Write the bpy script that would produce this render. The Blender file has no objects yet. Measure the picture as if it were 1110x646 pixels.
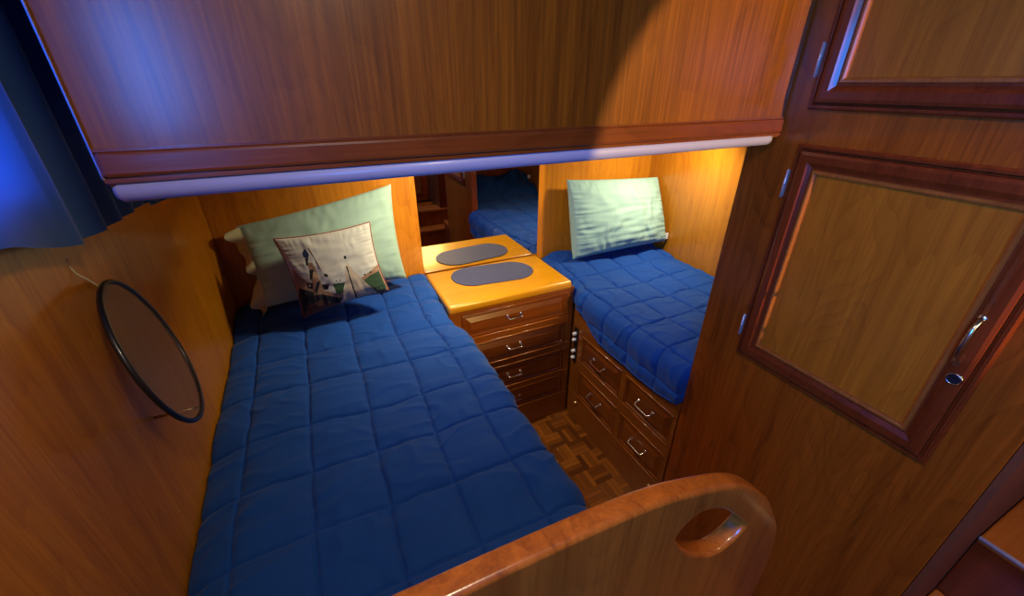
import bpy, bmesh, math, random
from mathutils import Vector, Matrix, noise
random.seed(7)
SC = bpy.context.scene
COL = SC.collection
PI = math.pi

# ------------------------------------------------------------ materials
def new_mat(name):
    m = bpy.data.materials.new(name); m.use_nodes = True
    nt = m.node_tree; b = nt.nodes['Principled BSDF']
    return m, nt, b
def plain(name, col, rough=.5, metal=0, coat=0, emit=None, es=0, sheen=0, spec=None):
    m, nt, b = new_mat(name)
    b.inputs['Base Color'].default_value = (*col, 1); b.inputs['Roughness'].default_value = rough
    b.inputs['Metallic'].default_value = metal; b.inputs['Coat Weight'].default_value = coat
    b.inputs['Coat Roughness'].default_value = .12
    if sheen: b.inputs['Sheen Weight'].default_value = sheen
    if spec is not None: b.inputs['Specular IOR Level'].default_value = spec
    if emit: b.inputs['Emission Color'].default_value = (*emit, 1); b.inputs['Emission Strength'].default_value = es
    # faint surface unevenness so nothing is perfectly uniform
    n = nt.nodes.new('ShaderNodeTexNoise'); n.inputs['Scale'].default_value = 60
    tc = nt.nodes.new('ShaderNodeTexCoord'); nt.links.new(tc.outputs['Object'], n.inputs['Vector'])
    bp = nt.nodes.new('ShaderNodeBump'); bp.inputs['Strength'].default_value = .03
    nt.links.new(n.outputs['Fac'], bp.inputs['Height']); nt.links.new(bp.outputs['Normal'], b.inputs['Normal'])
    return m
def wood(name, light, dark, grain='Z', rough=.3, coat=.35, plank=0.0, seed=0.0, crough=.15, fine=1.0):
    m, nt, b = new_mat(name); N = nt.nodes; L = nt.links
    tc = N.new('ShaderNodeTexCoord')
    def mapping(s):
        mp = N.new('ShaderNodeMapping'); mp.inputs['Scale'].default_value = s
        mp.inputs['Location'].default_value = (seed, seed*1.7, seed*.6)
        L.new(tc.outputs['Object'], mp.inputs['Vector']); return mp
    def sc(across, along):
        return {'X': (along, across, across), 'Y': (across, along, across), 'Z': (across, across, along)}[grain]
    # broad figure: contour rings of a slow noise (cathedral grain)
    n1 = N.new('ShaderNodeTexNoise'); n1.inputs['Scale'].default_value = 1; n1.inputs['Detail'].default_value = 2
    n1.inputs['Distortion'].default_value = .3
    L.new(mapping(sc(5.0, .9)).outputs[0], n1.inputs['Vector'])
    mul = N.new('ShaderNodeMath'); mul.operation = 'MULTIPLY'; mul.inputs[1].default_value = 26
    L.new(n1.outputs['Fac'], mul.inputs[0])
    fr = N.new('ShaderNodeMath'); fr.operation = 'FRACT'; L.new(mul.outputs[0], fr.inputs[0])
    pw = N.new('ShaderNodeMath'); pw.operation = 'POWER'; pw.inputs[1].default_value = 3.0; L.new(fr.outputs[0], pw.inputs[0])
    # streaks
    n2 = N.new('ShaderNodeTexNoise'); n2.inputs['Scale'].default_value = 1; n2.inputs['Detail'].default_value = 4
    n2.inputs['Roughness'].default_value = .65
    L.new(mapping(sc(38, 1.3)).outputs[0], n2.inputs['Vector'])
    n3 = N.new('ShaderNodeTexNoise'); n3.inputs['Scale'].default_value = 1; n3.inputs['Detail'].default_value = 3
    L.new(mapping(sc(260, 7)).outputs[0], n3.inputs['Vector'])
    n4 = N.new('ShaderNodeTexNoise'); n4.inputs['Scale'].default_value = 1; n4.inputs['Detail'].default_value = 1
    L.new(mapping(sc(3.2, .35)).outputs[0], n4.inputs['Vector'])
    def madd(a, k, c):
        q = N.new('ShaderNodeMath'); q.operation = 'MULTIPLY_ADD'; L.new(a, q.inputs[0]); q.inputs[1].default_value = k
        if isinstance(c, float): q.inputs[2].default_value = c
        else: L.new(c, q.inputs[2])
        return q.outputs[0]
    v = madd(n2.outputs['Fac'], 1.1, -.28)
    v = madd(n3.outputs['Fac'], .75*fine, v)
    v = madd(n4.outputs['Fac'], .8, v)
    v = madd(pw.outputs[0], -.20*min(fine, 1)*(.6 if fine > 1 else 1), v)
    v = madd(v, 1.0, -.55)
    cr = N.new('ShaderNodeMix'); cr.data_type = 'RGBA'; cr.clamp_factor = True
    L.new(v, cr.inputs['Factor']); cr.inputs['A'].default_value = (*dark, 1); cr.inputs['B'].default_value = (*light, 1)
    L.new(cr.outputs['Result'], b.inputs['Base Color'])
    b.inputs['Roughness'].default_value = rough; b.inputs['Coat Weight'].default_value = coat
    b.inputs['Coat Roughness'].default_value = crough
    bp = N.new('ShaderNodeBump'); bp.inputs['Strength'].default_value = .06; bp.inputs['Distance'].default_value = .002
    L.new(n3.outputs['Fac'], bp.inputs['Height']); L.new(bp.outputs['Normal'], b.inputs['Normal'])
    return m
def cloth(name, col, col2=None, rough=.9, sheen=.25, bump=.15, scale=700, spec=.2):
    m, nt, b = new_mat(name); N = nt.nodes; L = nt.links
    tc = N.new('ShaderNodeTexCoord')
    n = N.new('ShaderNodeTexNoise'); n.inputs['Scale'].default_value = scale; n.inputs['Detail'].default_value = 2
    L.new(tc.outputs['Object'], n.inputs['Vector'])
    n2 = N.new('ShaderNodeTexNoise'); n2.inputs['Scale'].default_value = 7
    L.new(tc.outputs['Object'], n2.inputs['Vector'])
    mx = N.new('ShaderNodeMix'); mx.data_type = 'RGBA'; L.new(n2.outputs['Fac'], mx.inputs['Factor'])
    mx.inputs['A'].default_value = (*col, 1); mx.inputs['B'].default_value = (*(col2 or [c*.82 for c in col]), 1)
    L.new(mx.outputs['Result'], b.inputs['Base Color'])
    b.inputs['Roughness'].default_value = rough; b.inputs['Sheen Weight'].default_value = sheen
    b.inputs['Specular IOR Level'].default_value = spec
    bp = N.new('ShaderNodeBump'); bp.inputs['Strength'].default_value = bump; bp.inputs['Distance'].default_value = .001
    L.new(n.outputs['Fac'], bp.inputs['Height']); L.new(bp.outputs['Normal'], b.inputs['Normal'])
    return m

M = {}
M['teak'] = wood('varnished teak panelling', (.64, .245, .010), (.34, .10, .004), 'Z', .34, .3, seed=1.3)
M['teak_hull'] = wood('varnished teak hull lining', (.62, .235, .006), (.32, .090, .003), 'Z', .36, .3, seed=7.1)
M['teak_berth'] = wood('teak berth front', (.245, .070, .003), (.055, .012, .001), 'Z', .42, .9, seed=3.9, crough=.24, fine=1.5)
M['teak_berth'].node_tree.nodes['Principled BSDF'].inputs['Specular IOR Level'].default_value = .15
M['teak_door'] = wood('teak door panel', (.54, .155, .009), (.26, .06, .004), 'Z', .36, .35, seed=5.2)
M['teak_partition'] = wood('teak partition', (.42, .092, .006), (.14, .026, .002), 'Z', .34, .35, seed=9.4)
M['crosswood'] = wood('unvarnished crosswise panel', (.22, .05, .006), (.12, .025, .003), 'Z', .8, 0, seed=19.4)
M['red'] = wood('dark red mahogany moulding', (.22, .038, .007), (.10, .015, .003), 'Z', .3, .35, seed=2.2)
M['red_y'] = wood('dark red mahogany rail lengthwise', (.17, .028, .008), (.075, .011, .004), 'Y', .26, .6, seed=2.9)
M['red_x'] = wood('red mahogany rail', (.22, .050, .006), (.09, .018, .003), 'X', .28, .6, seed=4.1)
M['bead'] = wood('orange teak bead', (.42, .13, .02), (.24, .06, .01), 'Z', .25, .6, seed=4.9)
M['cab'] = wood('cabinet teak', (.34, .10, .010), (.16, .038, .005), 'X', .3, .45, seed=6.6)
M['caby'] = wood('cabinet teak along', (.34, .10, .010), (.16, .038, .005), 'Y', .3, .45, seed=6.1)
M['drawer'] = wood('drawer front mahogany', (.25, .062, .007), (.11, .023, .003), 'X', .3, .5, seed=8.6)
M['drawery'] = wood('drawer front mahogany along', (.25, .062, .007), (.11, .023, .003), 'Y', .3, .5, seed=8.1)
M['top'] = wood('golden teak top', (.74, .36, .006), (.52, .21, .004), 'X', .3, .6, seed=11.0, crough=.2, fine=.5)
M['board'] = wood('orange mahogany board', (.54, .135, .012), (.20, .04, .004), 'Z', .28, .6, seed=12.3)
M['board_x'] = wood('orange mahogany top rail', (.50, .15, .020), (.26, .065, .008), 'X', .28, .6, seed=13.3)
M['bluish_lit'] = plain('rail and nosing with bluish light tint', (.34, .31, .40), .45, 0, .15)  # white paint with bluish window light mixed into the colour
M['chrome'] = plain('polished chrome', (.85, .83, .8), .14, 1)
M['hinge'] = plain('satin hinge metal', (.55, .54, .55), .4, .6)
M['steel'] = plain('dull chrome', (.45, .43, .42), .22, 1)
M['brass'] = plain('aged brass', (.7, .5, .22), .28, 1)
M['black'] = plain('black plastic', (.008, .009, .013), .35, 0, .3)
M['dark'] = plain('black void', (.004, .003, .003), .8)
M['white'] = plain('white plastic', (.8, .78, .7), .4)
M['navymat'] = cloth('navy placemat', (.040, .048, .125), rough=.6, sheen=.1)
M['quilt'] = cloth('royal blue quilt', (.007, .062, .30), (.006, .052, .26), rough=.8, sheen=.08, spec=.15)
M['mint'] = cloth('mint pillowcase', (.33, .48, .37), (.30, .44, .35), rough=.85, sheen=.05, bump=.08)
M['mint2'] = cloth('pale mint pillowcase', (.29, .46, .38), (.26, .42, .35), rough=.65, sheen=.05, bump=.08)
M['cream'] = cloth('cream lining', (.52, .50, .28), rough=.9)
M['mattress'] = cloth('mattress ticking', (.30, .32, .38))
M['curtain_rail'] = plain('curtain track', (.25, .25, .28), .35, 1)
M['liner'] = plain('cream ceiling liner', (.35, .27, .18), .6)
M['lamp_on'] = plain('lit lamp glass', (.9, .85, .7), .3, 0, 0, (1, .78, .45), 9)
M['mirror'] = plain('mirror silver', (.80, .78, .74), .015, 1)
M['mirror'].node_tree.nodes['Principled BSDF'].inputs['Normal'].links and None
for l in list(M['mirror'].node_tree.links):
    if l.to_socket.name == 'Normal': M['mirror'].node_tree.links.remove(l)
M['p_sky'] = cloth('patch sky', (.60, .57, .47), (.48, .50, .44))
M['p_tan'] = cloth('patch tan', (.36, .21, .12))
M['p_sail'] = cloth('patch sail', (.58, .47, .33))
M['p_green'] = cloth('patch green', (.03, .075, .03))
M['p_dark'] = cloth('patch dark', (.012, .012, .018))
M['p_brown'] = cloth('patch brown', (.13, .055, .03))
M['p_navy'] = cloth('patch navy', (.02, .03, .09))
M['p_red'] = cloth('piping red', (.26, .05, .04))

for k_ in ('teak_partition', 'teak_door', 'teak_hull', 'red'): M[k_].node_tree.nodes['Principled BSDF'].inputs['Specular IOR Level'].default_value = .2
# curtain: dyed blue cloth that lets some daylight through
m, nt, b = new_mat('blue curtain'); N = nt.nodes; L = nt.links
b.inputs['Base Color'].default_value = (.03, .11, .33, 1); b.inputs['Roughness'].default_value = .8
b.inputs['Sheen Weight'].default_value = .2
tr = N.new('ShaderNodeBsdfTranslucent'); tr.inputs['Color'].default_value = (.03, .25, .75, 1)
mx = N.new('ShaderNodeMixShader'); mx.inputs[0].default_value = .30
L.new(b.outputs[0], mx.inputs[1]); L.new(tr.outputs[0], mx.inputs[2]); L.new(mx.outputs[0], N['Material Output'].inputs['Surface'])
M['curtain'] = m
# fly mesh: fine woven net, partly see-through
m, nt, b = new_mat('fly mesh'); N = nt.nodes; L = nt.links
b.inputs['Base Color'].default_value = (.24, .14, .08, 1); b.inputs['Roughness'].default_value = .6
t_ = N.new('ShaderNodeBsdfTransparent'); mx = N.new('ShaderNodeMixShader'); mx.inputs[0].default_value = .36
L.new(b.outputs[0], mx.inputs[2]); L.new(t_.outputs[0], mx.inputs[1]); L.new(mx.outputs[0], N['Material Output'].inputs['Surface'])
M['mesh'] = m
# window pane
m, nt, b = new_mat('window glass'); N = nt.nodes; L = nt.links
g = N.new('ShaderNodeBsdfGlossy'); g.inputs['Roughness'].default_value = .05
t_ = N.new('ShaderNodeBsdfTransparent'); mx = N.new('ShaderNodeMixShader'); mx.inputs[0].default_value = .08
L.new(t_.outputs[0], mx.inputs[1]); L.new(g.outputs[0], mx.inputs[2]); L.new(mx.outputs[0], N['Material Output'].inputs['Surface'])
M['glass'] = m
# parquet: square fingers in alternating direction
m, nt, b = new_mat('mosaic parquet'); N = nt.nodes; L = nt.links
tc = N.new('ShaderNodeTexCoord'); mp = N.new('ShaderNodeMapping'); mp.inputs['Rotation'].default_value = (0, 0, math.radians(0))
L.new(tc.outputs['Object'], mp.inputs['Vector'])
ck = N.new('ShaderNodeTexChecker'); ck.inputs['Scale'].default_value = 1/.085; L.new(mp.outputs[0], ck.inputs['Vector'])
sx = N.new('ShaderNodeSeparateXYZ'); L.new(mp.outputs[0], sx.inputs[0])
mi = N.new('ShaderNodeMix'); L.new(ck.outputs['Fac'], mi.inputs['Factor']); L.new(sx.outputs['X'], mi.inputs['A']); L.new(sx.outputs['Y'], mi.inputs['B'])
fm = N.new('ShaderNodeMath'); fm.operation = 'MULTIPLY'; fm.inputs[1].default_value = 4/.085; L.new(mi.outputs['Result'], fm.inputs[0])
fl = N.new('ShaderNodeMath'); fl.operation = 'FLOOR'; L.new(fm.outputs[0], fl.inputs[0])
fc = N.new('ShaderNodeMath'); fc.operation = 'FRACT'; L.new(fm.outputs[0], fc.inputs[0])
vs = N.new('ShaderNodeVectorMath'); vs.operation = 'SCALE'; vs.inputs['Scale'].default_value = 1/.085; L.new(mp.outputs[0], vs.inputs[0])
vf = N.new('ShaderNodeVectorMath'); vf.operation = 'FLOOR'; L.new(vs.outputs[0], vf.inputs[0])
cb = N.new('ShaderNodeCombineXYZ'); L.new(fl.outputs[0], cb.inputs['Z'])
va = N.new('ShaderNodeVectorMath'); va.operation = 'ADD'; L.new(vf.outputs[0], va.inputs[0]); L.new(cb.outputs[0], va.inputs[1])
wn = N.new('ShaderNodeTexWhiteNoise'); L.new(va.outputs[0], wn.inputs['Vector'])
cr = N.new('ShaderNodeMix'); cr.data_type = 'RGBA'; L.new(wn.outputs['Value'], cr.inputs['Factor'])
cr.inputs['A'].default_value = (.10, .026, .004, 1); cr.inputs['B'].default_value = (.34, .105, .012, 1)
lt = N.new('ShaderNodeMath'); lt.operation = 'GREATER_THAN'; lt.inputs[1].default_value = .08; L.new(fc.outputs[0], lt.inputs[0])
c2 = N.new('ShaderNodeMix'); c2.data_type = 'RGBA'; L.new(lt.outputs[0], c2.inputs['Factor']); c2.inputs['A'].default_value = (.05, .015, .004, 1); L.new(cr.outputs['Result'], c2.inputs['B'])
L.new(c2.outputs['Result'], b.inputs['Base Color']); b.inputs['Roughness'].default_value = .3; b.inputs['Coat Weight'].default_value = .3
M['parquet'] = m

# ------------------------------------------------------------ mesh helpers
class MB:
    def __init__(s): s.v = []; s.f = []; s.mi = []; s.sm = []
    def add(s, vs, fs, mi=0, smooth=False):
        o = len(s.v); s.v += [tuple(v) for v in vs]
        for f in fs: s.f.append(tuple(i+o for i in f)); s.mi.append(mi); s.sm.append(smooth)
        return s
    def from_bm(s, bm, mi=0, smooth=False):
        bm.verts.index_update()
        s.add([v.co[:] for v in bm.verts], [[v.index for v in f.verts] for f in bm.faces], mi, smooth); bm.free(); return s
    def box(s, x0, x1, y0, y1, z0, z1, bev=0, seg=2, mi=0, smooth=False):
        bm = bmesh.new(); bmesh.ops.create_cube(bm, size=1)
        for v in bm.verts:
            v.co = ((x0+x1)/2+v.co.x*(x1-x0), (y0+y1)/2+v.co.y*(y1-y0), (z0+z1)/2+v.co.z*(z1-z0))
        if bev: bmesh.ops.bevel(bm, geom=list(bm.edges), offset=bev, segments=seg, affect='EDGES', profile=.5)
        return s.from_bm(bm, mi, smooth)
    def tube(s, pts, r, n=12, mi=0, cap=True, closed=False):
        pts = [Vector(p) for p in pts]; rs = r if isinstance(r, (list, tuple)) else [r]*len(pts)
        vs = []; up = None; m = len(pts)
        for i, p in enumerate(pts):
            if closed: d = (pts[(i+1) % m]-pts[i-1]).normalized()
            else: d = (pts[min(i+1, m-1)]-pts[max(i-1, 0)]).normalized()
            if up is None: up = d.orthogonal().normalized()
            up = (up-d*up.dot(d)).normalized(); w = d.cross(up)
            for k in range(n):
                a = 2*PI*k/n; vs.append(p+(up*math.cos(a)+w*math.sin(a))*rs[i])
        fs = []
        for i in range(m if closed else m-1):
            j = (i+1) % m
            for k in range(n):
                fs.append((i*n+k, i*n+(k+1) % n, j*n+(k+1) % n, j*n+k))
        if cap and not closed:
            fs.append(tuple(range(n))[::-1]); fs.append(tuple(range((m-1)*n, m*n)))
        return s.add(vs, fs, mi, True)
    def lathe(s, c, axis, prof, n=32, mi=0):
        c = Vector(c); a = Vector(axis).normalized(); u = a.orthogonal().normalized(); w = a.cross(u); vs = []; fs = []
        for r, h in prof:
            for k in range(n):
                t = 2*PI*k/n; vs.append(c+a*h+(u*math.cos(t)+w*math.sin(t))*max(r, 1e-5))
        for i in range(len(prof)-1):
            for k in range(n): fs.append((i*n+k, i*n+(k+1) % n, (i+1)*n+(k+1) % n, (i+1)*n+k))
        return s.add(vs, fs, mi, True)
    def rings(s, u0, u1, v0, v1, prof, mapf, cap=True, mi=0):
        vs = []; fs = []
        for ins, h in prof:
            for (u, v) in ((u0+ins, v0+ins), (u1-ins, v0+ins), (u1-ins, v1-ins), (u0+ins, v1-ins)): vs.append(mapf(u, v, h))
        for i in range(len(prof)-1):
            for k in range(4): fs.append((i*4+k, i*4+(k+1) % 4, (i+1)*4+(k+1) % 4, (i+1)*4+k))
        if cap:
            q = (len(prof)-1)*4; fs.append((q, q+1, q+2, q+3)); fs.append((3, 2, 1, 0))
        return s.add(vs, fs, mi)
    def grid(s, nu, nv, fn, mif=None, smooth=True, flip=False):
        vs = [fn(i/(nu-1), j/(nv-1)) for j in range(nv) for i in range(nu)]
        o = len(s.v); s.v += [tuple(v) for v in vs]
        for j in range(nv-1):
            for i in range(nu-1):
                a = o+j*nu+i; f = (a, a+1, a+nu+1, a+nu)
                s.f.append(f[::-1] if flip else f); s.mi.append(mif((i+.5)/(nu-1), (j+.5)/(nv-1)) if mif else 0); s.sm.append(smooth)
        return s
    def build(s, name, mats, parent=None, recalc=True):
        me = bpy.data.meshes.new(name)
        off = Vector(parent_loc(parent)) if parent else Vector((0, 0, 0))
        me.from_pydata([tuple(Vector(v)-off) for v in s.v], [], s.f)
        if not isinstance(mats, (list, tuple)): mats = [mats]
        for q in mats: me.materials.append(q)
        me.polygons.foreach_set('material_index', s.mi); me.polygons.foreach_set('use_smooth', s.sm)
        me.update()
        if recalc:
            bm = bmesh.new(); bm.from_mesh(me); bmesh.ops.recalc_face_normals(bm, faces=bm.faces); bm.to_mesh(me); bm.free()
        o = bpy.data.objects.new(name, me); COL.objects.link(o)
        if parent: o.parent = parent
        return o
def parent_loc(p):
    v = Vector((0, 0, 0))
    while p: v += p.location; p = p.parent
    return v
def thing(name, label, cat, loc, group=None):
    o = bpy.data.objects.new(name, None); COL.objects.link(o); o.location = loc; o.empty_display_size = .05
    o['label'] = label; o['category'] = cat
    if group: o['group'] = group
    return o
def tag(o, label, cat, group=None):
    o['label'] = label; o['category'] = cat
    if group: o['group'] = group
    return o
def struct(name, mb, mat):
    o = mb.build(name, mat); o['kind'] = 'structure'; return o
def plate(outlines, mapf, th, bev, res=3):
    """filled 2D outlines (first outer, rest holes) given real thickness and rounded edges"""
    cu = bpy.data.curves.new('tmp', 'CURVE'); cu.dimensions = '2D'; cu.fill_mode = 'BOTH'
    cu.extrude = th/2-bev; cu.bevel_depth = bev; cu.bevel_resolution = res; cu.offset = -bev
    for ol in outlines:
        sp = cu.splines.new('POLY'); sp.points.add(len(ol)-1); sp.use_cyclic_u = True
        for p, q in zip(sp.points, ol): p.co = (q[0], q[1], 0, 1)
    ob = bpy.data.objects.new('tmp', cu); COL.objects.link(ob)
    dg = bpy.context.evaluated_depsgraph_get(); dg.update(); me = ob.evaluated_get(dg).to_mesh()
    bm = bmesh.new(); bm.from_mesh(me); bmesh.ops.remove_doubles(bm, verts=bm.verts, dist=1e-5)
    for v in bm.verts: v.co = Vector(mapf(v.co.x, v.co.y, v.co.z))
    mb = MB(); mb.from_bm(bm, 0, False)
    bpy.data.objects.remove(ob); bpy.data.curves.remove(cu)
    return mb
def smooth_closed(pts, n=8):
    out = []; m = len(pts)
    for i in range(m):
        p0, p1, p2, p3 = [Vector(pts[(i+k-1) % m]) for k in range(4)]
        for k in range(n):
            t = k/n
            out.append(tuple(.5*((2*p1)+(p2-p0)*t+(2*p0-5*p1+4*p2-p3)*t*t+(-p0+3*p1-3*p2+p3)*t**3)))
    return out
def sstep(a, b, x):
    t = max(0, min(1, (x-a)/(b-a))); return t*t*(3-2*t)
def nz(x, y, z=0.0): return noise.noise(Vector((x, y, z)))

# ------------------------------------------------------------ setting
XL, XR, YB, XP, ZC = -.374, 1.63, 1.732, .98, 1.96
YP = .648
struct('floor', MB().box(-.42, 2.15, -1.5, 1.80, -.04, 0), M['parquet'])
struct('ceiling', MB().box(-.42, 2.15, -1.5, 1.80, ZC, ZC+.04), M['liner'])
# left wall with two window openings
wl = MB()
wz0, wz1 = 1.40, 1.80
WIN = [(-.95, -.08), (.22, .80)]
wl.box(XL-.03, XL, -1.5, 1.80, 0, wz0); wl.box(XL-.03, XL, -1.5, 1.80, wz1, ZC)
for a_, b_ in ((-1.5, -.95), (-.08, .22), (.80, 1.80)): wl.box(XL-.03, XL, a_, b_, wz0, wz1)
struct('wall_left', wl, M['teak_hull'])
for i_, (wy0, wy1) in enumerate(WIN):
    wf = MB()
    wf.box(XL-.028, XL+.008, wy0, wy0+.025, wz0, wz1, .003); wf.box(XL-.028, XL+.008, wy1-.025, wy1, wz0, wz1, .003)
    wf.box(XL-.028, XL+.008, wy0, wy1, wz0, wz0+.025, .003); wf.box(XL-.028, XL+.008, wy0, wy1, wz1-.025, wz1, .003)
    win = struct('window_%d' % (i_+1), wf, M['red_y'])
    MB().box(XL-.02, XL-.016, wy0+.02, wy1-.02, wz0+.02, wz1-.02).build('pane', M['glass'], win)
# back wall: two proud teak panels either side of the mirror recess
wb = MB(); wb.box(-.42, 1.70, YB+.012, YB+.05, 0, ZC)
wb.box(-.374, .37, YB, YB+.014, 0, ZC, .002); wb.box(.957, XR, YB, YB+.014, 0, ZC, .002)
struct('wall_back', wb, M['teak'])
struct('wall_right', MB().box(XR, XR+.03, .08, YB+.014, 0, ZC), M['teak'])
# partition carrying the locker doors, its cross wall and the wall at the foot of the right berth
struct('wall_partition', MB().box(XP, XP+.04, .085, .722, 0, ZC, .002), M['teak_partition'])
struct('wall_crosswise', MB().box(XP+.002, 2.10, .073, .084, 0, ZC), M['crosswood'])
struct('wall_berth_foot', MB().box(XP+.04, XR, .20, .23, 0, ZC), M['teak_partition'])
# added unseen wall; its rounded doorway shapes the shadow edge on the berth front
ol = [(.28, 0), (.68, 0), (.68, 1.52)]
for k in range(1, 13):
    a = PI-PI/2*k/12; ol.append((.68+.24+.24*math.cos(a), 1.52+.24*math.sin(a)))
ol += [(1.98, 1.76), (1.98, 0), (2.10, 0), (2.10, ZC), (.28, ZC)]
mb = MB(); n = len(ol)
def arch(y0, y1):
    bm = bmesh.new(); a = [bm.verts.new((x, y0, z)) for x, z in ol]; f = bm.faces.new(a)
    r = bmesh.ops.extrude_face_region(bm, geom=[f])
    for v in r['geom']:
        if isinstance(v, bmesh.types.BMVert): v.co.y = y1
    bmesh.ops.triangulate(bm, faces=[q for q in bm.faces if len(q.verts) > 4])
    return bm
struct('wall_light_mask', mb.from_bm(arch(-.34, -.31)), M['teak_partition'])
struct('wall_rear', MB().box(-.42, 2.15, -1.5, -1.47, 0, ZC), M['teak_partition'])
struct('wall_outer', MB().box(2.10, 2.13, -1.5, 1.0, 0, ZC), M['teak_partition'])

# ------------------------------------------------------------ quilts
def quilt(name, label, xs, ys, zf, xr, yr, hang, wrinkle, seed, group, left_tuck=True):
    """xs, ys seam positions; zf(x,y) base height; hang: (side, radius, drop)"""
    t = thing(name, label, 'quilt', ((xr[0]+xr[1])/2, (yr[0]+yr[1])/2, zf((xr[0]+xr[1])/2, (yr[0]+yr[1])/2)-.03), group)
    side, rad, dropf = hang
    W = xr[1]-xr[0]; drop0 = dropf((yr[0]+yr[1])/2); tot = W+drop0
    step = .0031; nu = int(tot/step); nv = int((yr[1]-yr[0])/step)
    def dist(v, arr): return min(abs(v-a) for a in arr)
    def fn(u, v):
        y = yr[0]+(yr[1]-yr[0])*v
        dr = dropf(y); s = u*(W+dr)
        if side > 0: sx = xr[0]+s                      # hangs on the +X side
        else: sx = xr[1]-s
        # seam warp
        wx = sx+.010*nz(sx*3, y*3.2, seed)+.004*nz(sx*14, y*14, seed); wy = y+.014*nz(sx*3, y*3, seed+9)+.005*nz(sx*13, y*13, seed+4)
        dx = dist(wx, xs); dy = dist(wy, ys)
        d = min(dx, dy)
        puff = .0095*(1-math.exp(-dx/.022))*(1-math.exp(-dy/.022))
        groove = -.0075*math.exp(-(d/.0034)**2)
        # wrinkles radiating from the seams
        wr = wrinkle*(.0050*nz(wx*30, wy*9, seed+2)*math.exp(-dy/.035)+.0050*nz(wx*9, wy*30, seed+5)*math.exp(-dx/.035)
                      + .0050*nz(wx*8+wy*4, wy*11-wx*5, seed+7)+.010*nz(wx*3.5, wy*4, seed+3))
        rdg = 1-abs(nz(wx*7+nz(wy*6, wx*5, seed)*1.2, wy*13, seed+11))*2
        wr += wrinkle*.0045*max(0, rdg-.55)*2
        h = puff+groove+wr
        # cross-section path
        e = W-rad; ss = s
        if ss <= e:
            X = ss; Z = 0; nx, nzv = 0, 1
        elif ss <= e+rad*PI/2:
            a = (ss-e)/rad; X = e+rad*math.sin(a); Z = -rad*(1-math.cos(a)); nx, nzv = math.sin(a), math.cos(a)
        else:
            k = ss-e-rad*PI/2; X = e+rad-.10*k; Z = -rad-k; nx, nzv = 1, 0
        px = xr[0]+X if side > 0 else xr[1]-X
        bx = min(max(px, min(xr)), max(xr))
        # thin hem at the very edge and tucked edges at wall and ends
        edge = min(1, (W+dr-ss)/.03)
        h *= .35+.65*edge
        tuck = .018*math.exp(-ss/.022)
        endt = .018*(math.exp(-(yr[1]-y)/.02)+math.exp(-(y-yr[0])/.02))
        zz = zf(bx, y)+Z+h*nzv-tuck-endt
        h = max(h, -.006)
        X_ = px+(nx*h if side > 0 else -nx*h)
        if side > 0:
            X_ -= .030*sstep(1.22, 1.38, y)*sstep(.2, .40, X_)
            if y > 1.370: X_ = min(X_, .3695)
        else:
            X_ += .022*sstep(1.33, 1.385, y)*sstep(1.2, .98, X_)
            if y > 1.370: X_ = max(X_, .9710)
        if side < 0 and y < .728: X_ = max(X_, 1.032)   # passes behind the partition
        return (X_, y, zz)
    mb = MB(); mb.grid(nu, nv, fn, flip=(side < 0))
    c = mb.build('quilt_cover', M['quilt'], t, recalc=False)
    md = c.modifiers.new('cloth', 'SOLIDIFY'); md.thickness = .003; md.offset = -1
    # hem piping along the hanging edge
    pts = []
    for k in range(0, 201):
        p = fn(1, k/200)
        if side > 0 and p[1] < 1.36 or side < 0 and .74 < p[1] < 1.36: pts.append(p)
    MB().tube(pts, .0042, 6).build('hem_piping', M['quilt'], t)
    return t
def zl(x, y):
    z = .742+.045*sstep(1.30, 1.70, y)-.012*sstep(.75, .4, y)
    z -= .035*sstep(-.26, -.375, x)*sstep(1.2, .5, y)
    return z
quilt('quilt', 'royal blue quilted comforter on the wide left berth', [-.29, -.142, .008, .156, .298, .43, .52],
      [.31, .475, .638, .800, .960, 1.140, 1.315, 1.50, 1.66], zl, (-.371, .405), (.235, 1.722), (1, .045, lambda y: .10), 1.0, 3.0, 'blue comforters')
def zr(x, y):
    z = .742+.03*sstep(1.3, 1.7, y)
    z += .17*sstep(.60, .34, y)*(.8+.5*nz(x*5, y*9, 4))
    return z
quilt('quilt', 'royal blue quilted comforter on the narrow right berth', [.86, .99, 1.13, 1.28, 1.43, 1.57],
      [.33, .50, .68, .84, .99, 1.14, 1.29, 1.44, 1.60], zr, (.950, 1.622), (.245, 1.722), (-1, .06, lambda y: .135+.015*sstep(.75, .85, y)-.085*sstep(1.15, 1.33, y)), 1.15, 21.0, 'blue comforters')

_q = [o for o in COL.objects if o.name == 'quilt.001'][0]
MB().box(1.585, 1.612, .398, .401, .855, .885, .001).build('care_tag', M['white'], _q)
# ------------------------------------------------------------ berths
t = thing('berth', 'built-in teak berth under the left blue comforter', 'bed', (.02, .98, 0))
MB().box(XL+.004, .352, .222, YB-.004, 0, .58, .003).build('berth_base', M['caby'], t)
MB().box(XL+.03, .350, .250, YB-.03, .582, .688, .03, 4, smooth=False).build('mattress', M['mattress'], t)
t = thing('berth', 'built-in right berth with four drawers in its panelled front', 'bed', (1.3, .98, 0))
fx = .975
bb = MB(); bb.box(fx+.012, XR-.003, .734, YB-.003, 0, .56); bb.box(XP+.058, XR-.003, .235, .724, 0, .56)
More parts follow.
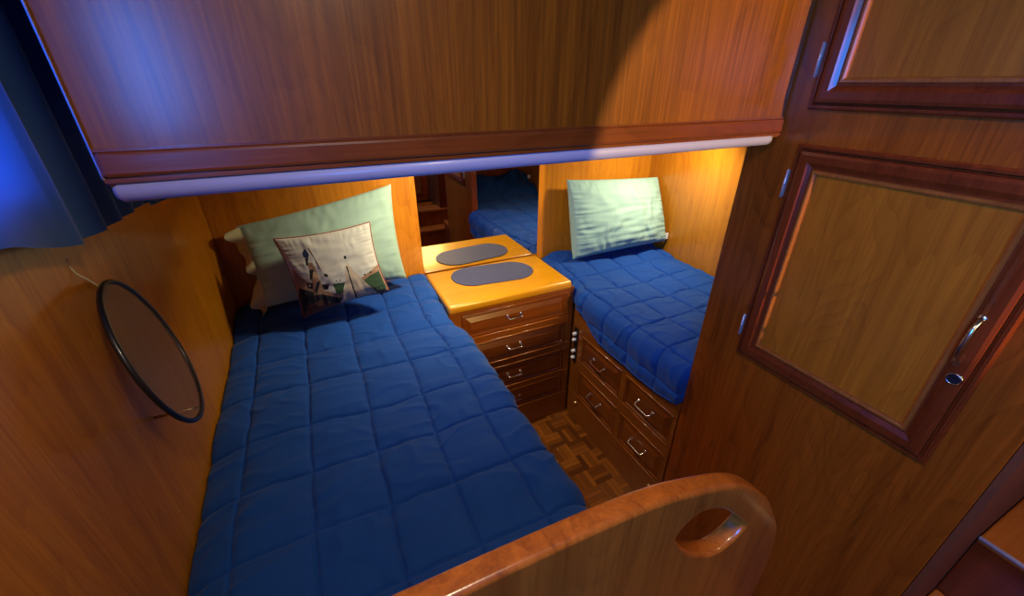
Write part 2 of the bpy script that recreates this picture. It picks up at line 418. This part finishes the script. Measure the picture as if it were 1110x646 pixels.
# face frame
bb.box(fx, fx+.014, .737, 1.388, .515, .66, .003)
bb.box(fx, fx+.014, .7235, 1.388, 0, .160, .002)
bb.box(fx, fx+.014, .7235, 1.388, .318, .372, .002)
bb.box(fx+.001, fx+.015, .7245, .7395, .10, .575); bb.box(fx+.001, fx+.015, .992, 1.022, .10, .60); bb.box(fx+.001, fx+.015, 1.302, 1.387, .10, .60)
bb.build('berth_base', M['caby'], t)
MB().box(fx+.03, XR-.03, .75, YB-.03, .602, .688, .03, 4).box(XP+.08, XR-.03, .27, .76, .602, .688, .03, 4).build('mattress', M['mattress'], t)
for z in (.163, .317, .373, .514):
    for (a, b_) in ((.735, .992), (1.022, 1.302)):
        MB().tube([(fx-.001, a, z), (fx-.001, b_, z)], .0042, 8).build('drawer_bead', M['bead'], t)
def pull(name, p, width, axis, out, parent, drop=.0, r=.0036):
    """U shaped chrome pull centred at p, width along axis, projecting along out, ends angled downward"""
    a = Vector(axis); o = Vector(out); p = Vector(p); w = a*width/2; d = Vector((0, 0, -drop))
    pts = [p-w, p-w+o*.012+d*.3, p-w*.96+o*.020+d*.8, p-w*.8+o*.023+d, p+w*.8+o*.023+d, p+w*.96+o*.020+d*.8, p+w+o*.012+d*.3, p+w]
    mb = MB().tube(pts, r, 10)
    for e in (p-w, p+w): mb.lathe(e, out, [(0, .004), (.007, .003), (.0075, 0)], 14)
    ob = mb.build(name, M['chrome'], parent); ob['label'] = 'bright chrome drawer pull'; return ob
PROF = [(0, -.010), (0, .004), (.005, .007), (.010, .007), (.016, .001), (.034, .009), (.036, .010)]
for (y0, y1) in ((.737, .990), (1.024, 1.300)):
    for (z0, z1, hz) in ((.374, .512, .445), (.165, .316, .243)):
        d = MB().rings(y0, y1, z0, z1, PROF, lambda u, v, h: (fx+.006-h*.9, u, v)).build('drawer', M['drawery'], t)
        pull('handle', (fx-.003, (y0+y1)/2+.002, hz+.01), .078, (0, 1, 0), (-1, 0, 0), d, .010)
mb = MB()
sw = MB().box(fx-.006, fx+.001, 1.340, 1.368, .345, .535, .003).build('switch_plate', M['black'], t)
for z in (.505, .472, .409, .372):
    MB().lathe((fx-.006, 1.354, z), (-1, 0, 0), [(.0, .016), (.007, .015), (.0085, .009), (.0085, 0)], 16).build('switch_button', M['white'], sw)
for (y, z) in ((1.31, .115), (.775, .115)):
    MB().lathe((fx, y, z), (-1, 0, 0), [(0, .012), (.007, .010), (.008, 0)], 16).build('brass_stud', M['brass'], t)

# ------------------------------------------------------------ nightstand
t = thing('nightstand', 'golden teak chest of four drawers between the two berths', 'chest of drawers', (.66, 1.56, 0))
nx0, nx1, ny = .372, .968, 1.393
nb = MB(); nb.box(nx0+.004, nx1, ny+.014, YB-.002, 0, .733)
for (z0, z1) in ((0, .133), (.250, .279), (.406, .439), (.562, .592), (.712, .736)): nb.box(nx0+.004, nx1, ny, ny+.016, z0, z1, .002)
nb.box(nx0+.005, .428, ny+.001, ny+.017, .1, .73, .001); nb.box(.934, nx1-.001, ny+.001, ny+.017, .1, .73, .001)
nb.build('cabinet_body', M['cab'], t)
for z in (.134, .249, .280, .405, .440, .561, .593, .711):
    MB().tube([(.428, ny-.001, z), (.934, ny-.001, z)], .0042, 8).build('drawer_bead', M['bead'], t)
tp = MB().box(nx0, nx1-.022, ny-.016, YB-.001, .734, .774, .013, 5, smooth=True)
o = tp.build('cabinet_top', M['top'], t); o['label'] = 'glossy golden top with rounded front edge'
for (z0, z1, hz) in ((.595, .709, .664), (.442, .559, .507), (.282, .403, .352), (.136, .247, .203)):
    d = MB().rings(.430, .932, z0, z1, PROF, lambda u, v, h: (u, ny+.006-h*.9, v)).build('drawer', M['drawer'], t)
    pull('handle', (.664, ny-.003, hz), .066, (1, 0, 0), (0, -1, 0), d, .004)
# oval mat
c0 = Vector((.655, 1.600)); ex = Vector((.966, -.26)).normalized() if False else Vector((.99, -.10)).normalized(); ey = Vector((-ex.y, ex.x))
ol = []
hw, hh = .090, .102
for k in range(48):
    a = 2*PI*k/48; q = ex*((hw if math.cos(a) > 0 else -hw)*(1 if abs(math.cos(a)) > 1e-6 else 0)+hh*math.cos(a))+ey*hh*math.sin(a)
    ol.append((c0.x+q.x, c0.y+q.y))
tag(plate([ol], lambda x, y, z: (x, y, .7765+z), .004, .0012).build('placemat', M['navymat']), 'oval navy blue mat lying on the golden nightstand top', 'placemat')
# mirror above the nightstand
t = thing('wall_mirror', 'large plain mirror on the back wall above the nightstand', 'mirror', (.66, YB, .775))
MB().box(.3705, .9565, YB+.002, YB+.006, .776, 1.70).build('mirror_glass', M['mirror'], t)
MB().box(.3705, .9565, YB+.006, YB+.011, .776, 1.70).build('mirror_backing', M['dark'], t)

# ------------------------------------------------------------ pillows
def pillow_fn(c, thick, seed, wr, pinch=.05, wrx=9, wry=4, sag=0):
    c = [Vector(q) for q in c]  # TL TR BR BL
    nrm = ((c[1]-c[0]).cross(c[3]-c[0])).normalized()
    if nrm.y > 0: nrm = -nrm
    def base(u, v):      # u 0..1 left-right, v 0..1 bottom-top
        U = u*2-1; V = v*2-1
        uu = .5+.5*U*(1-pinch*(1-V*V)); vv = .5+.5*V*(1-pinch*(1-U*U))
        top = c[0].lerp(c[1], uu); bot = c[3].lerp(c[2], uu)
        return bot.lerp(top, vv), U, V
    def surf(u, v, sgn):
        p, U, V = base(u, v)
        f = (max(0, 1-U**2)**.5)*(max(0, 1-V**2)**.5)
        f = f**.75
        e = min(1-abs(U), 1-abs(V))
        w = wr*(nz(U*wrx+nz(V*2, U*2, seed)*1.5, V*wry, seed)+.6*nz(U*wry, V*wrx*1.3, seed+5))*min(1, e*6)
        # creases running in from the edges
        w += wr*1.2*nz(U*2.0, V*14, seed+8)*math.exp(-(1-abs(U))/.18)*min(1, (1-abs(U))*12)
        w += wr*1.0*nz(U*14, V*2.0, seed+9)*math.exp(-(1-abs(V))/.18)*min(1, (1-abs(V))*12)
        return p+nrm*(sgn*(thick*f*(1+.25*sag*(-V)))+ (w if sgn > 0 else 0))
    return surf, base, nrm
def pillow(mb, surf, nu, nv, mif=None):
    mb.grid(nu, nv, lambda u, v: surf(u, v, 1), mif)
    mb.grid(nu//2, nv//2, lambda u, v: surf(u, v, -1), (lambda a, b: 0) if mif else None)
    bmv = mb
    return mb
def edge_pts(surf, n=40, lift=0):
    P = []
    for k in range(n): P.append(surf(k/n, 0, 1))
    for k in range(n): P.append(surf(1, k/n, 1))
    for k in range(n): P.append(surf(1-k/n, 1, 1))
    for k in range(n): P.append(surf(0, 1-k/n, 1))
    return P
# large mint pillow, left berth
t = thing('pillow', 'large mint green pillow leaning on the headboard wall of the left berth', 'pillow', (-.02, 1.63, .79), 'bed pillows')
cL = [(-.285, 1.672, 1.105), (.262, 1.655, 1.205), (.262, 1.585, .838), (-.262, 1.572, .822)]
surf, base, nrm = pillow_fn(cL, .060, 2.0, .004, .045, 5, 3, .5)
pillow(MB(), surf, 120, 80).build('pillow_body', M['mint'], t)
# open pillowcase end with ruffled hem at the left
def hem(u, v):
    p, U, V = base(0.0, v)
    k = u
    ruf = .018*math.sin(v*17+1)*k+.010*math.sin(v*31)*k
    q = p+Vector((-.02-.045*(1-v)*0, 0, 0))*0
    return (p.x+.012-k*(.030+.012*math.sin(v*9))+ruf*.4, p.y-.020*(1-k)*math.sin(v*PI)-.012+ruf, p.z-.012*k-.02*k*(1-v))
MB().grid(14, 70, hem).build('pillowcase_hem', M['cream'], t, recalc=False)['label'] = 'cream inner hem of the open pillowcase end'
# pillow on right berth
t = thing('pillow', 'wrinkled pale mint pillow leaning in the corner of the right berth', 'pillow', (1.36, 1.62, .79), 'bed pillows')
cR = [(1.066, 1.665, 1.150), (1.615, 1.655, 1.118), (1.615, 1.525, .812), (1.062, 1.56, .788)]
surf, base, nrm = pillow_fn(cR, .074, 15.0, .0085, .025, 6, 2.4, .8)
pillow(MB(), surf, 150, 100).build('pillow_body', M['mint2'], t)
MB().box(1.602, 1.624, 1.520, 1.525, .822, .855, .001).build('care_tag', M['white'], t)

# appliqued throw pillow
cT = [(-.164, 1.518, 1.090), (.146, 1.508, 1.110), (.171, 1.458, .856), (-.132, 1.445, .818)]
surf, base, nrm = pillow_fn(cT, .047, 31.0, .0030, .08, 4, 3.5, .4)
# artwork drawn in a 0..1 square (u right, v up)
def inpoly(x, y, P):
    r = False; j = len(P)-1
    for i in range(len(P)):
        xi, yi = P[i]; xj, yj = P[j]
        if (yi > y) != (yj > y) and x < (xj-xi)*(y-yi)/(yj-yi)+xi: r = not r
        j = i
    return r
TLc, TRc, BRc, BLc = (100, 170), (725, 62), (800, 440), (270, 615)
def art(u, v):
    tx = TLc[0]+(TRc[0]-TLc[0])*u; ty = TLc[1]+(TRc[1]-TLc[1])*u; bx = BLc[0]+(BRc[0]-BLc[0])*u; by = BLc[1]+(BRc[1]-BLc[1])*u
    return bx+(tx-bx)*v, by+(ty-by)*v
SHAPES = [
    ([(190, 330), (330, 440), (480, 470), (560, 420), (800, 260), (830, 640), (200, 660)], 1),
    ([(230, 440), (520, 505), (640, 470), (800, 440), (830, 660), (200, 660)], 4),
    ([(275, 600), (290, 545), (380, 505), (440, 525), (490, 545), (500, 575), (380, 590)], 5),
    ([(640, 390), (700, 350), (765, 320), (790, 420), (740, 475)], 3),
    ([(760, 480), (790, 455), (840, 480), (820, 500)], 7),
    ([(450, 410), (530, 400), (510, 470), (475, 478)], 3), ([(375, 415), (430, 408), (418, 445), (390, 448)], 4),
    ([(540, 285), (605, 545), (485, 572), (530, 430)], 2), ([(548, 275), (765, 498), (610, 548)], 2),
    ([(545, 300), (552, 298), (612, 546), (602, 550)], 4),
    ([(395, 345), (420, 352), (422, 368), (398, 366)], 4),
    ([(290, 290), (325, 285), (400, 470), (330, 480)], 1),
    ([(262, 235), (285, 205), (308, 240), (300, 262), (270, 260)], 6),
    ([(278, 262), (300, 262), (294, 305), (284, 305)], 4),
    ([(300, 330), (330, 325), (318, 380), (302, 390)], 4), ([(345, 400), (368, 395), (350, 462), (332, 462)], 4),
    ([(280, 405), (320, 410), (318, 440), (285, 440)], 4), ([(292, 415), (308, 417), (307, 430), (293, 430)], 2),
    ([(655, 345), (672, 340), (668, 355)], 4), ([(695, 330), (712, 325), (708, 340)], 4), ([(535, 240), (552, 240), (550, 258), (537, 258)], 4),
    ([(465, 392), (475, 385), (482, 395)], 4), ([(490, 388), (500, 381), (505, 392)], 4),
]
def artmat(u, v):
    x, y = art(u, v); r = 0
    for P, m_ in SHAPES:
        if inpoly(x, y, P): r = m_
    return r
t = thing('throw_pillow', 'small throw pillow with sailboats and lighthouse leaning on the large mint pillow', 'pillow', (0, 1.5, .79))
mb = MB(); mb.grid(200, 170, lambda u, v: surf(u, v, 1), artmat); mb.grid(60, 50, lambda u, v: surf(u, v, -1), lambda a, b: 1)
mb.build('pillow_body', [M['p_sky'], M['p_tan'], M['p_sail'], M['p_green'], M['p_dark'], M['p_brown'], M['p_navy'], M['p_red']], t)
MB().tube(edge_pts(surf), .0028, 8, closed=True).build('piping', M['p_red'], t)['label'] = 'thin red piping'
# mast and rope stitched in relief
MB().tube([surf(.30, .85, 1)-Vector((0, .001, 0)), surf(.34, .60, 1)-Vector((0, .001, 0)), surf(.36, .3, 1)-Vector((0, .001, 0))], .0012, 6).build('stitching', M['p_tan'], t)

# ------------------------------------------------------------ upper berth
t = thing('upper_berth', 'folding upper berth with tall teak front crossing above both beds', 'berth', (.38, .66, 1.43))
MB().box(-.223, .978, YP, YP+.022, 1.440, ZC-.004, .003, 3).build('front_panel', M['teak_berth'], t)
MB().box(-.200, .975, .745, 1.715, 1.470, 1.500, .002).box(-.200, .975, YP+.020, .76, 1.470, 1.500).box(.96, 1.60, .745, 1.715, 1.470, 1.500).build('berth_bottom', M['teak'], t)
r = MB().box(-.2225, .976, YP-.007, YP+.004, 1.451, 1.4805, .005, 3, smooth=False)
r.build('lower_rail', M['red_x'], t)['label'] = 'dark red mahogany rail along the lower edge'
MB().box(-.223, .976, YP-.004, YP+.002, 1.4805, 1.4835).box(-.223, .976, YP-.004, YP+.002, 1.4455, 1.4505).build('groove_strip', M['red_x'], t)  # narrow strips along both rail edges, where the grooves run
MB().tube([(-.221, YP+.010, 1.434), (-.215, YP+.010, 1.434), (.948, YP+.010, 1.438), (.955, YP+.010, 1.438)], [.009, .0135, .0135, .013], 24).build('edge_tube', M['bluish_lit'], t)['label'] = 'white rounded tube with bluish light in its colour'  # white handrail; the bluish light on it is in its colour
MB().box(-.2255, -.2225, YP-.002, YP+.024, 1.45, ZC-.004, .001).build('edge_glint', M['chrome'], t)['label'] = 'added glint strip for window light on the panel edge'  # bright strip stands for window light caught by the panel edge

# ------------------------------------------------------------ locker doors
def locker(label, y0, y1, z0, z1, hinges, handle):
    t = thing('locker_door', label, 'door', (XP, (y0+y1)/2, z0), 'locker doors')
    f = lambda u, v, h: (XP-h, u, v)
    prof = [(0, 0), (0, .010), (.003, .013), (.008, .013), (.010, .007), (.013, .006), (.014, .017), (.020, .019), (.034, .019), (.044, .013), (.048, .013)]
    MB().rings(y0, y1, z0, z1, prof, f, cap=False).build('door_frame', M['red'], t)['label'] = 'dark red moulded frame'
    prof = [(.048, .0), (.048, .0145), (.050, .017), (.054, .017), (.057, .0145), (.058, .008)]
    MB().rings(y0, y1, z0, z1, prof, f, cap=False).build('inner_bead', M['bead'], t)
    MB().rings(y0+.053, y1-.053, z0+.053, z1-.053, [(0, 0), (0, .008)], f).build('door_panel', M['teak_door'], t)
    for hz in hinges:
        h = MB().tube([(XP-.013, y1+.004, hz-.028), (XP-.013, y1+.004, hz+.028)], .0028, 10)
        h.box(XP-.014, XP-.002, y1+.001, y1+.007, hz-.029, hz+.029, .001)
        h.lathe((XP-.013, y1+.004, hz+.028), (0, 0, 1), [(.0028, 0), (.002, .003), (0, .004)], 10).lathe((XP-.013, y1+.004, hz-.028), (0, 0, -1), [(.0028, 0), (.002, .003), (0, .004)], 10)
        h.tube([(XP-.013, y1+.004, hz-.003), (XP-.013, y1+.004, hz+.003)], .0033, 10)
        h.build('hinge', M['hinge'], t)['label'] = 'small bright metal hinge'
    if handle:
        hy = .200
        pts = [(XP-.018, hy, 1.114), (XP-.026, hy, 1.116), (XP-.034, hy, 1.124), (XP-.038, hy, 1.138), (XP-.039, hy, 1.157), (XP-.038, hy, 1.176), (XP-.034, hy, 1.190), (XP-.026, hy, 1.198), (XP-.018, hy, 1.200)]
        h = MB().tube(pts, [.005, .004, .0036, .004, .0045, .004, .0036, .004, .005], 12)
        for z in (1.112, 1.202): h.lathe((XP-.017, hy, z), (-1, 0, 0), [(0, .004), (.005, .003), (.0075, 0)], 20)
        h.build('handle', M['steel'], t)['label'] = 'curved chrome door handle'
        k = MB().lathe((XP-.018, .191, 1.083), (-1, 0, 0), [(.0085, .001), (.009, .004), (.011, .004), (.012, .002), (.0125, 0)], 28).build('lock_ring', M['steel'], t)
        MB().lathe((XP-.018, .191, 1.083), (-1, 0, 0), [(0, .003), (.009, .003)], 24).box(XP-.0225, XP-.020, .190, .192, 1.079, 1.087).build('lock_barrel', M['black'], k)
locker('lower panelled locker door with chrome handle and lock', .164, .592, .887, 1.434, (.973, 1.348), True)
locker('upper panelled locker door next to the ceiling', .164, .597, 1.502, 1.935, (1.592, 1.85), False)

# ------------------------------------------------------------ end board in the foreground
S = .55; Yb = .385*S
def bp(p): return (p[0]*S, 1.55-(1.55-p[1])*S)
outer = [bp(p) for p in [(-.2, .876), (-.011, .872), (.18, .867), (.363, .857), (.46, .845), (.534, .828), (.678, .778), (.760, .731), (.831, .668), (.895, .597), (.952, .510), (.992, .440), (1.015, .375), (1.033, .290), (1.042, .20), (1.05, .05), (1.056, -.1)]]
ol = [(XL+.002, 0.0), (XL+.002, outer[0][1]+.004)]+outer
# densify with catmull on the open outline
dens = []
for i in range(len(ol)-1):
    p0 = Vector(ol[max(i-1, 0)]); p1 = Vector(ol[i]); p2 = Vector(ol[i+1]); p3 = Vector(ol[min(i+2, len(ol)-1)])
    if i < 2: dens.append(tuple(p1)); continue
    for k in range(4):
        tt = k/4; dens.append(tuple(.5*((2*p1)+(p2-p0)*tt+(2*p0-5*p1+4*p2-p3)*tt*tt+(-p0+3*p1-3*p2+p3)*tt**3)))
dens.append(ol[-1]); dens.append((ol[-1][0]+.002, 0.0))
S2 = (Yb-.024)/.345
hole = smooth_closed([(p[0]*S2, 1.55-(1.55-p[1])*S2) for p in [(.561, .668), (.580, .705), (.622, .720), (.694, .686), (.765, .618), (.819, .555), (.815, .525), (.775, .497), (.723, .497), (.650, .545), (.6, .6)]], 6)
t = thing('end_board', 'curved-top mahogany board with oval hand hole in the foreground', 'partition', (.1, Yb-.012, 0))
pl = plate([dens, hole[::-1]], lambda x, y, z: (x, Yb-.012+z, y), .026, .006, 4)
for i in range(len(pl.sm)): pl.sm[i] = True
ob = pl.build('board_panel', M['board'], t)
md = ob.modifiers.new('wn', 'WEIGHTED_NORMAL'); md.keep_sharp = False

# ------------------------------------------------------------ porthole screen
t = thing('porthole_screen', 'round black-rimmed mesh screen hanging on the left wall', 'screen', (-.323, .834, 1.116))
a_, b2 = .197, .167
n_ = Vector((math.cos(a_)*math.cos(b2), math.cos(a_)*math.sin(b2), math.sin(a_)))
u_ = Vector((-math.sin(b2), math.cos(b2), 0)); v_ = n_.cross(u_); c_ = Vector((-.323, .834, 1.116)); R_ = .141
MB().tube([c_+R_*(math.cos(2*PI*k/96)*u_+math.sin(2*PI*k/96)*v_) for k in range(96)], .0048, 12, closed=True).build('rim', M['black'], t)
mb = MB(); vs = [c_+n_*.0006]+[c_+n_*.0006+(R_-.002)*(math.cos(2*PI*k/64)*u_+math.sin(2*PI*k/64)*v_) for k in range(64)]
vs += [q-n_*.0012 for q in vs]
fs = [(0, 1+k, 1+(k+1) % 64) for k in range(64)]+[(65, 66+(k+1) % 64, 66+k) for k in range(64)]
mb.add(vs, fs); mb.build('screen_mesh', M['mesh'], t)
topp = c_+R_*v_
MB().tube([topp, topp+Vector((-.012, .004, .015)), topp+Vector((-.020, -.002, .030)), topp+Vector((-.026, .002, .048))], .0012, 6).build('hanging_cord', M['cream'], t)
hk = topp+Vector((-.026, .002, .048))
MB().tube([(XL, hk.y, hk.z), (hk.x, hk.y, hk.z), (hk.x+.003, hk.y, hk.z+.006)], .0018, 8).build('hook', M['brass'], t)
bt = c_-R_*v_
MB().tube([(XL, bt.y, bt.z-.004), (bt.x+.004, bt.y, bt.z-.005)], .003, 8).build('stop_pin', M['brass'], t)

# ------------------------------------------------------------ curtain
t = thing('curtain', 'pleated navy blue curtain beside the upper berth at left', 'curtain', (-.33, .7, 1.32))
def cur(u, v):
    y = .22+1.02*u
    if y > .78: ph = (y-.78)/.074; amp = .004+.008*sstep(.78, .86, y)
    else: ph = (y-.78)/.17; amp = .004
    ph = ph*2*PI+.5*nz(y*6, v*1.5, 2)
    x = -.340+amp*math.sin(ph)+.0025*nz(y*16, v*3, 1)+.010*(1-v)*nz(y*4, 0, 3)
    zb = 1.385-.05*sstep(.62, .82, y)-.012*sstep(.82, 1.1, y)-.022*sstep(1.1, 1.24, y)+.004*math.sin(ph)*sstep(.8, .9, y)
    return (x, y+.003*math.cos(ph), zb+(ZC-.06-zb)*v)
MB().grid(420, 30, cur).build('curtain_cloth', M['curtain'], t, recalc=False)
MB().box(-.350, -.328, .15, 1.27, ZC-.062, ZC-.048, .003).build('curtain_track', M['curtain_rail'], t)

# ------------------------------------------------------------ steps beyond the doorway
t = thing('stair', 'mahogany side step at the bottom right, blue window reflection coloured into its nosing', 'stairs', (1.55, -.1, 0))
MB().box(1.262, 2.09, -.305, .071, 0, .582).box(1.05, 1.262, -.305, .071, 0, .36).build('riser', M['red'], t)
MB().box(1.256, 2.09, -.305, .071, .583, .602, .004).build('tread', M['board_x'], t)
MB().box(1.044, 1.260, -.305, .071, .361, .380, .004).build('tread', M['board_x'], t)
MB().tube([(1.257, -.303, .597), (1.257, .071, .597)], .0055, 10).build('nosing', M['bluish_lit'], t)['label'] = 'nosing with blue window reflection in its colour'  # lavender colour stands for the blue window reflected on the step edge
t = thing('companionway_stairs', 'mahogany companionway steps seen in the mirror', 'stairs', (1.0, -.6, 0))
c = MB()
for i, (yf, z) in enumerate(((-.36, .28), (-.50, .44))):
    c.box(.66, 1.39, -1.0, yf-.012, max(0, z-.16)+.001 if i else 0, z-.022)
c.build('riser', M['teak_partition'], t)
for i, (yf, z) in enumerate(((-.36, .28), (-.50, .44))):
    MB().box(.66, 1.39, yf-.17, yf, z-.021, z, .004).build('tread', M['board_x'], t)
MB().box(1.08, 1.39, -1.0, -.512, .4405, 1.30, .004).build('side_stringer', M['red'], t)
t = thing('locker_door', 'dark panelled locker door above the companionway steps, seen in the mirror', 'door', (.9, -.9, .46))
MB().box(.66, 1.075, -.93, -.90, .4405, 1.5, .003).build('door_frame', M['red'], t)
MB().rings(.74, 1.0, .52, 1.1, [(0, 0), (0, .012), (.02, .012), (.04, .004)], lambda u, v, h: (u, -.90+h, v)).build('door_panel', M['drawer'], t)

# ------------------------------------------------------------ lamps
def dome(loc, label, group, axis=(0, 0, -1), r=.05, power=8, col=(1, .80, .52), size=.08, spread=180, tilt=0):
    t = thing('ceiling_lamp', label, 'lamp', loc, group)
    MB().lathe(loc, axis, [(0, 0), (r, 0), (r, .012), (r*.86, .016)], 28).build('housing', M['brass'], t)
    MB().lathe(loc, axis, [(r*.84, .010), (r*.80, .024), (r*.55, .034), (r*.25, .038), (0, .039)], 28).build('diffuser', M['lamp_on'], t)
    ld = bpy.data.lights.new('lamp_light', 'AREA'); ld.shape = 'DISK'; ld.size = size; ld.energy = power; ld.spread = math.radians(spread); ld.color = col
    lo = bpy.data.objects.new('lamp_light', ld); COL.objects.link(lo)
    lo.location = Vector(loc)+Vector(axis)*.045
    lo.rotation_euler = (Vector(axis)+Vector((0, tilt, 0))).to_track_quat('-Z', 'Y').to_euler()
    return t
dome((.42, 1.32, 1.469), 'small dome lamp under the upper berth between left pillow and nightstand', 'berth lamps', power=5.2, col=(1, .86, .60), spread=150, tilt=.35)
dome((1.42, 1.30, 1.469), 'small dome lamp under the upper berth above the right pillow', 'berth lamps', power=5.2, col=(1, .86, .60), spread=150, tilt=.35)
dome((.08, .06, ZC-.001), 'round cabin ceiling lamp above the foreground board', 'cabin lamps', r=.07, power=5.0, size=.12, col=(1, .78, .52))
# wall lamp in the companionway, its beam cut by the added rounded doorway
dome((1.0, -.45, ZC-.001), 'added unseen lamp brightening the companionway steps', 'cabin lamps', r=.06, power=6, size=.05, col=(1, .72, .40))  # added fill lamp for the steps and side ledge, out of view
t = thing('reading_lamp', 'brass bulkhead lamp on the companionway wall', 'lamp', (.92, -1.47, 1.70))
MB().lathe((.92, -1.468, 1.70), (0, 1, 0), [(0, 0), (.035, 0), (.035, .008), (.012, .014), (.012, .05)], 24).build('housing', M['brass'], t)
MB().lathe((.92, -1.42, 1.70), (0, 1, 0), [(.012, 0), (.03, .03), (.034, .05)], 24).build('shade', M['brass'], t)
MB().lathe((.92, -1.42, 1.70), (0, 1, 0), [(.02, .03), (.022, .045), (0, .055)], 20).build('bulb', M['lamp_on'], t)
ld = bpy.data.lights.new('reading_light', 'SPOT'); ld.energy = 235; ld.color = (1, .68, .22); ld.spot_size = math.radians(46); ld.spot_blend = .3; ld.shadow_soft_size = .018
lo = bpy.data.objects.new('reading_light', ld); COL.objects.link(lo); lo.location = (.92, -1.36, 1.70)
lo.rotation_euler = (Vector((.60, .648, 1.62))-Vector(lo.location)).to_track_quat('-Z', 'Y').to_euler()
# daylight outside the windows
for (wy0, wy1), e in zip(WIN, (62, 5)):
    ld = bpy.data.lights.new('daylight', 'AREA'); ld.shape = 'RECTANGLE'; ld.size = wy1-wy0+.1; ld.size_y = .42; ld.energy = e; ld.color = (.025, .23, 1.0)
    lo = bpy.data.objects.new('daylight', ld); COL.objects.link(lo); lo.location = (XL-.10, (wy0+wy1)/2, 1.60); lo.rotation_euler = (PI/2, 0, -PI/2)
w = bpy.data.worlds.new('world'); SC.world = w; w.use_nodes = True
w.node_tree.nodes['Background'].inputs[0].default_value = (.08, .25, .9, 1); w.node_tree.nodes['Background'].inputs[1].default_value = .5

# ------------------------------------------------------------ camera
PIT = math.radians(27.6); YAW = math.radians(25.2)
f = Vector((math.sin(YAW)*math.cos(PIT), math.cos(YAW)*math.cos(PIT), -math.sin(PIT))); r = Vector((math.cos(YAW), -math.sin(YAW), 0)); u = r.cross(f)
cd = bpy.data.cameras.new('camera'); cam = bpy.data.objects.new('camera', cd); COL.objects.link(cam)
cd.sensor_width = 36; cd.lens = 445/1110*36; cd.clip_start = .01
cam.matrix_world = Matrix(((r.x, u.x, -f.x, 0), (r.y, u.y, -f.y, 0), (r.z, u.z, -f.z, 1.55), (0, 0, 0, 1)))
SC.camera = cam
SC.view_settings.view_transform = 'Standard'; SC.view_settings.look = 'None'; SC.view_settings.gamma = 1
SC.view_settings.use_curve_mapping = False; SC.view_settings.exposure = 0
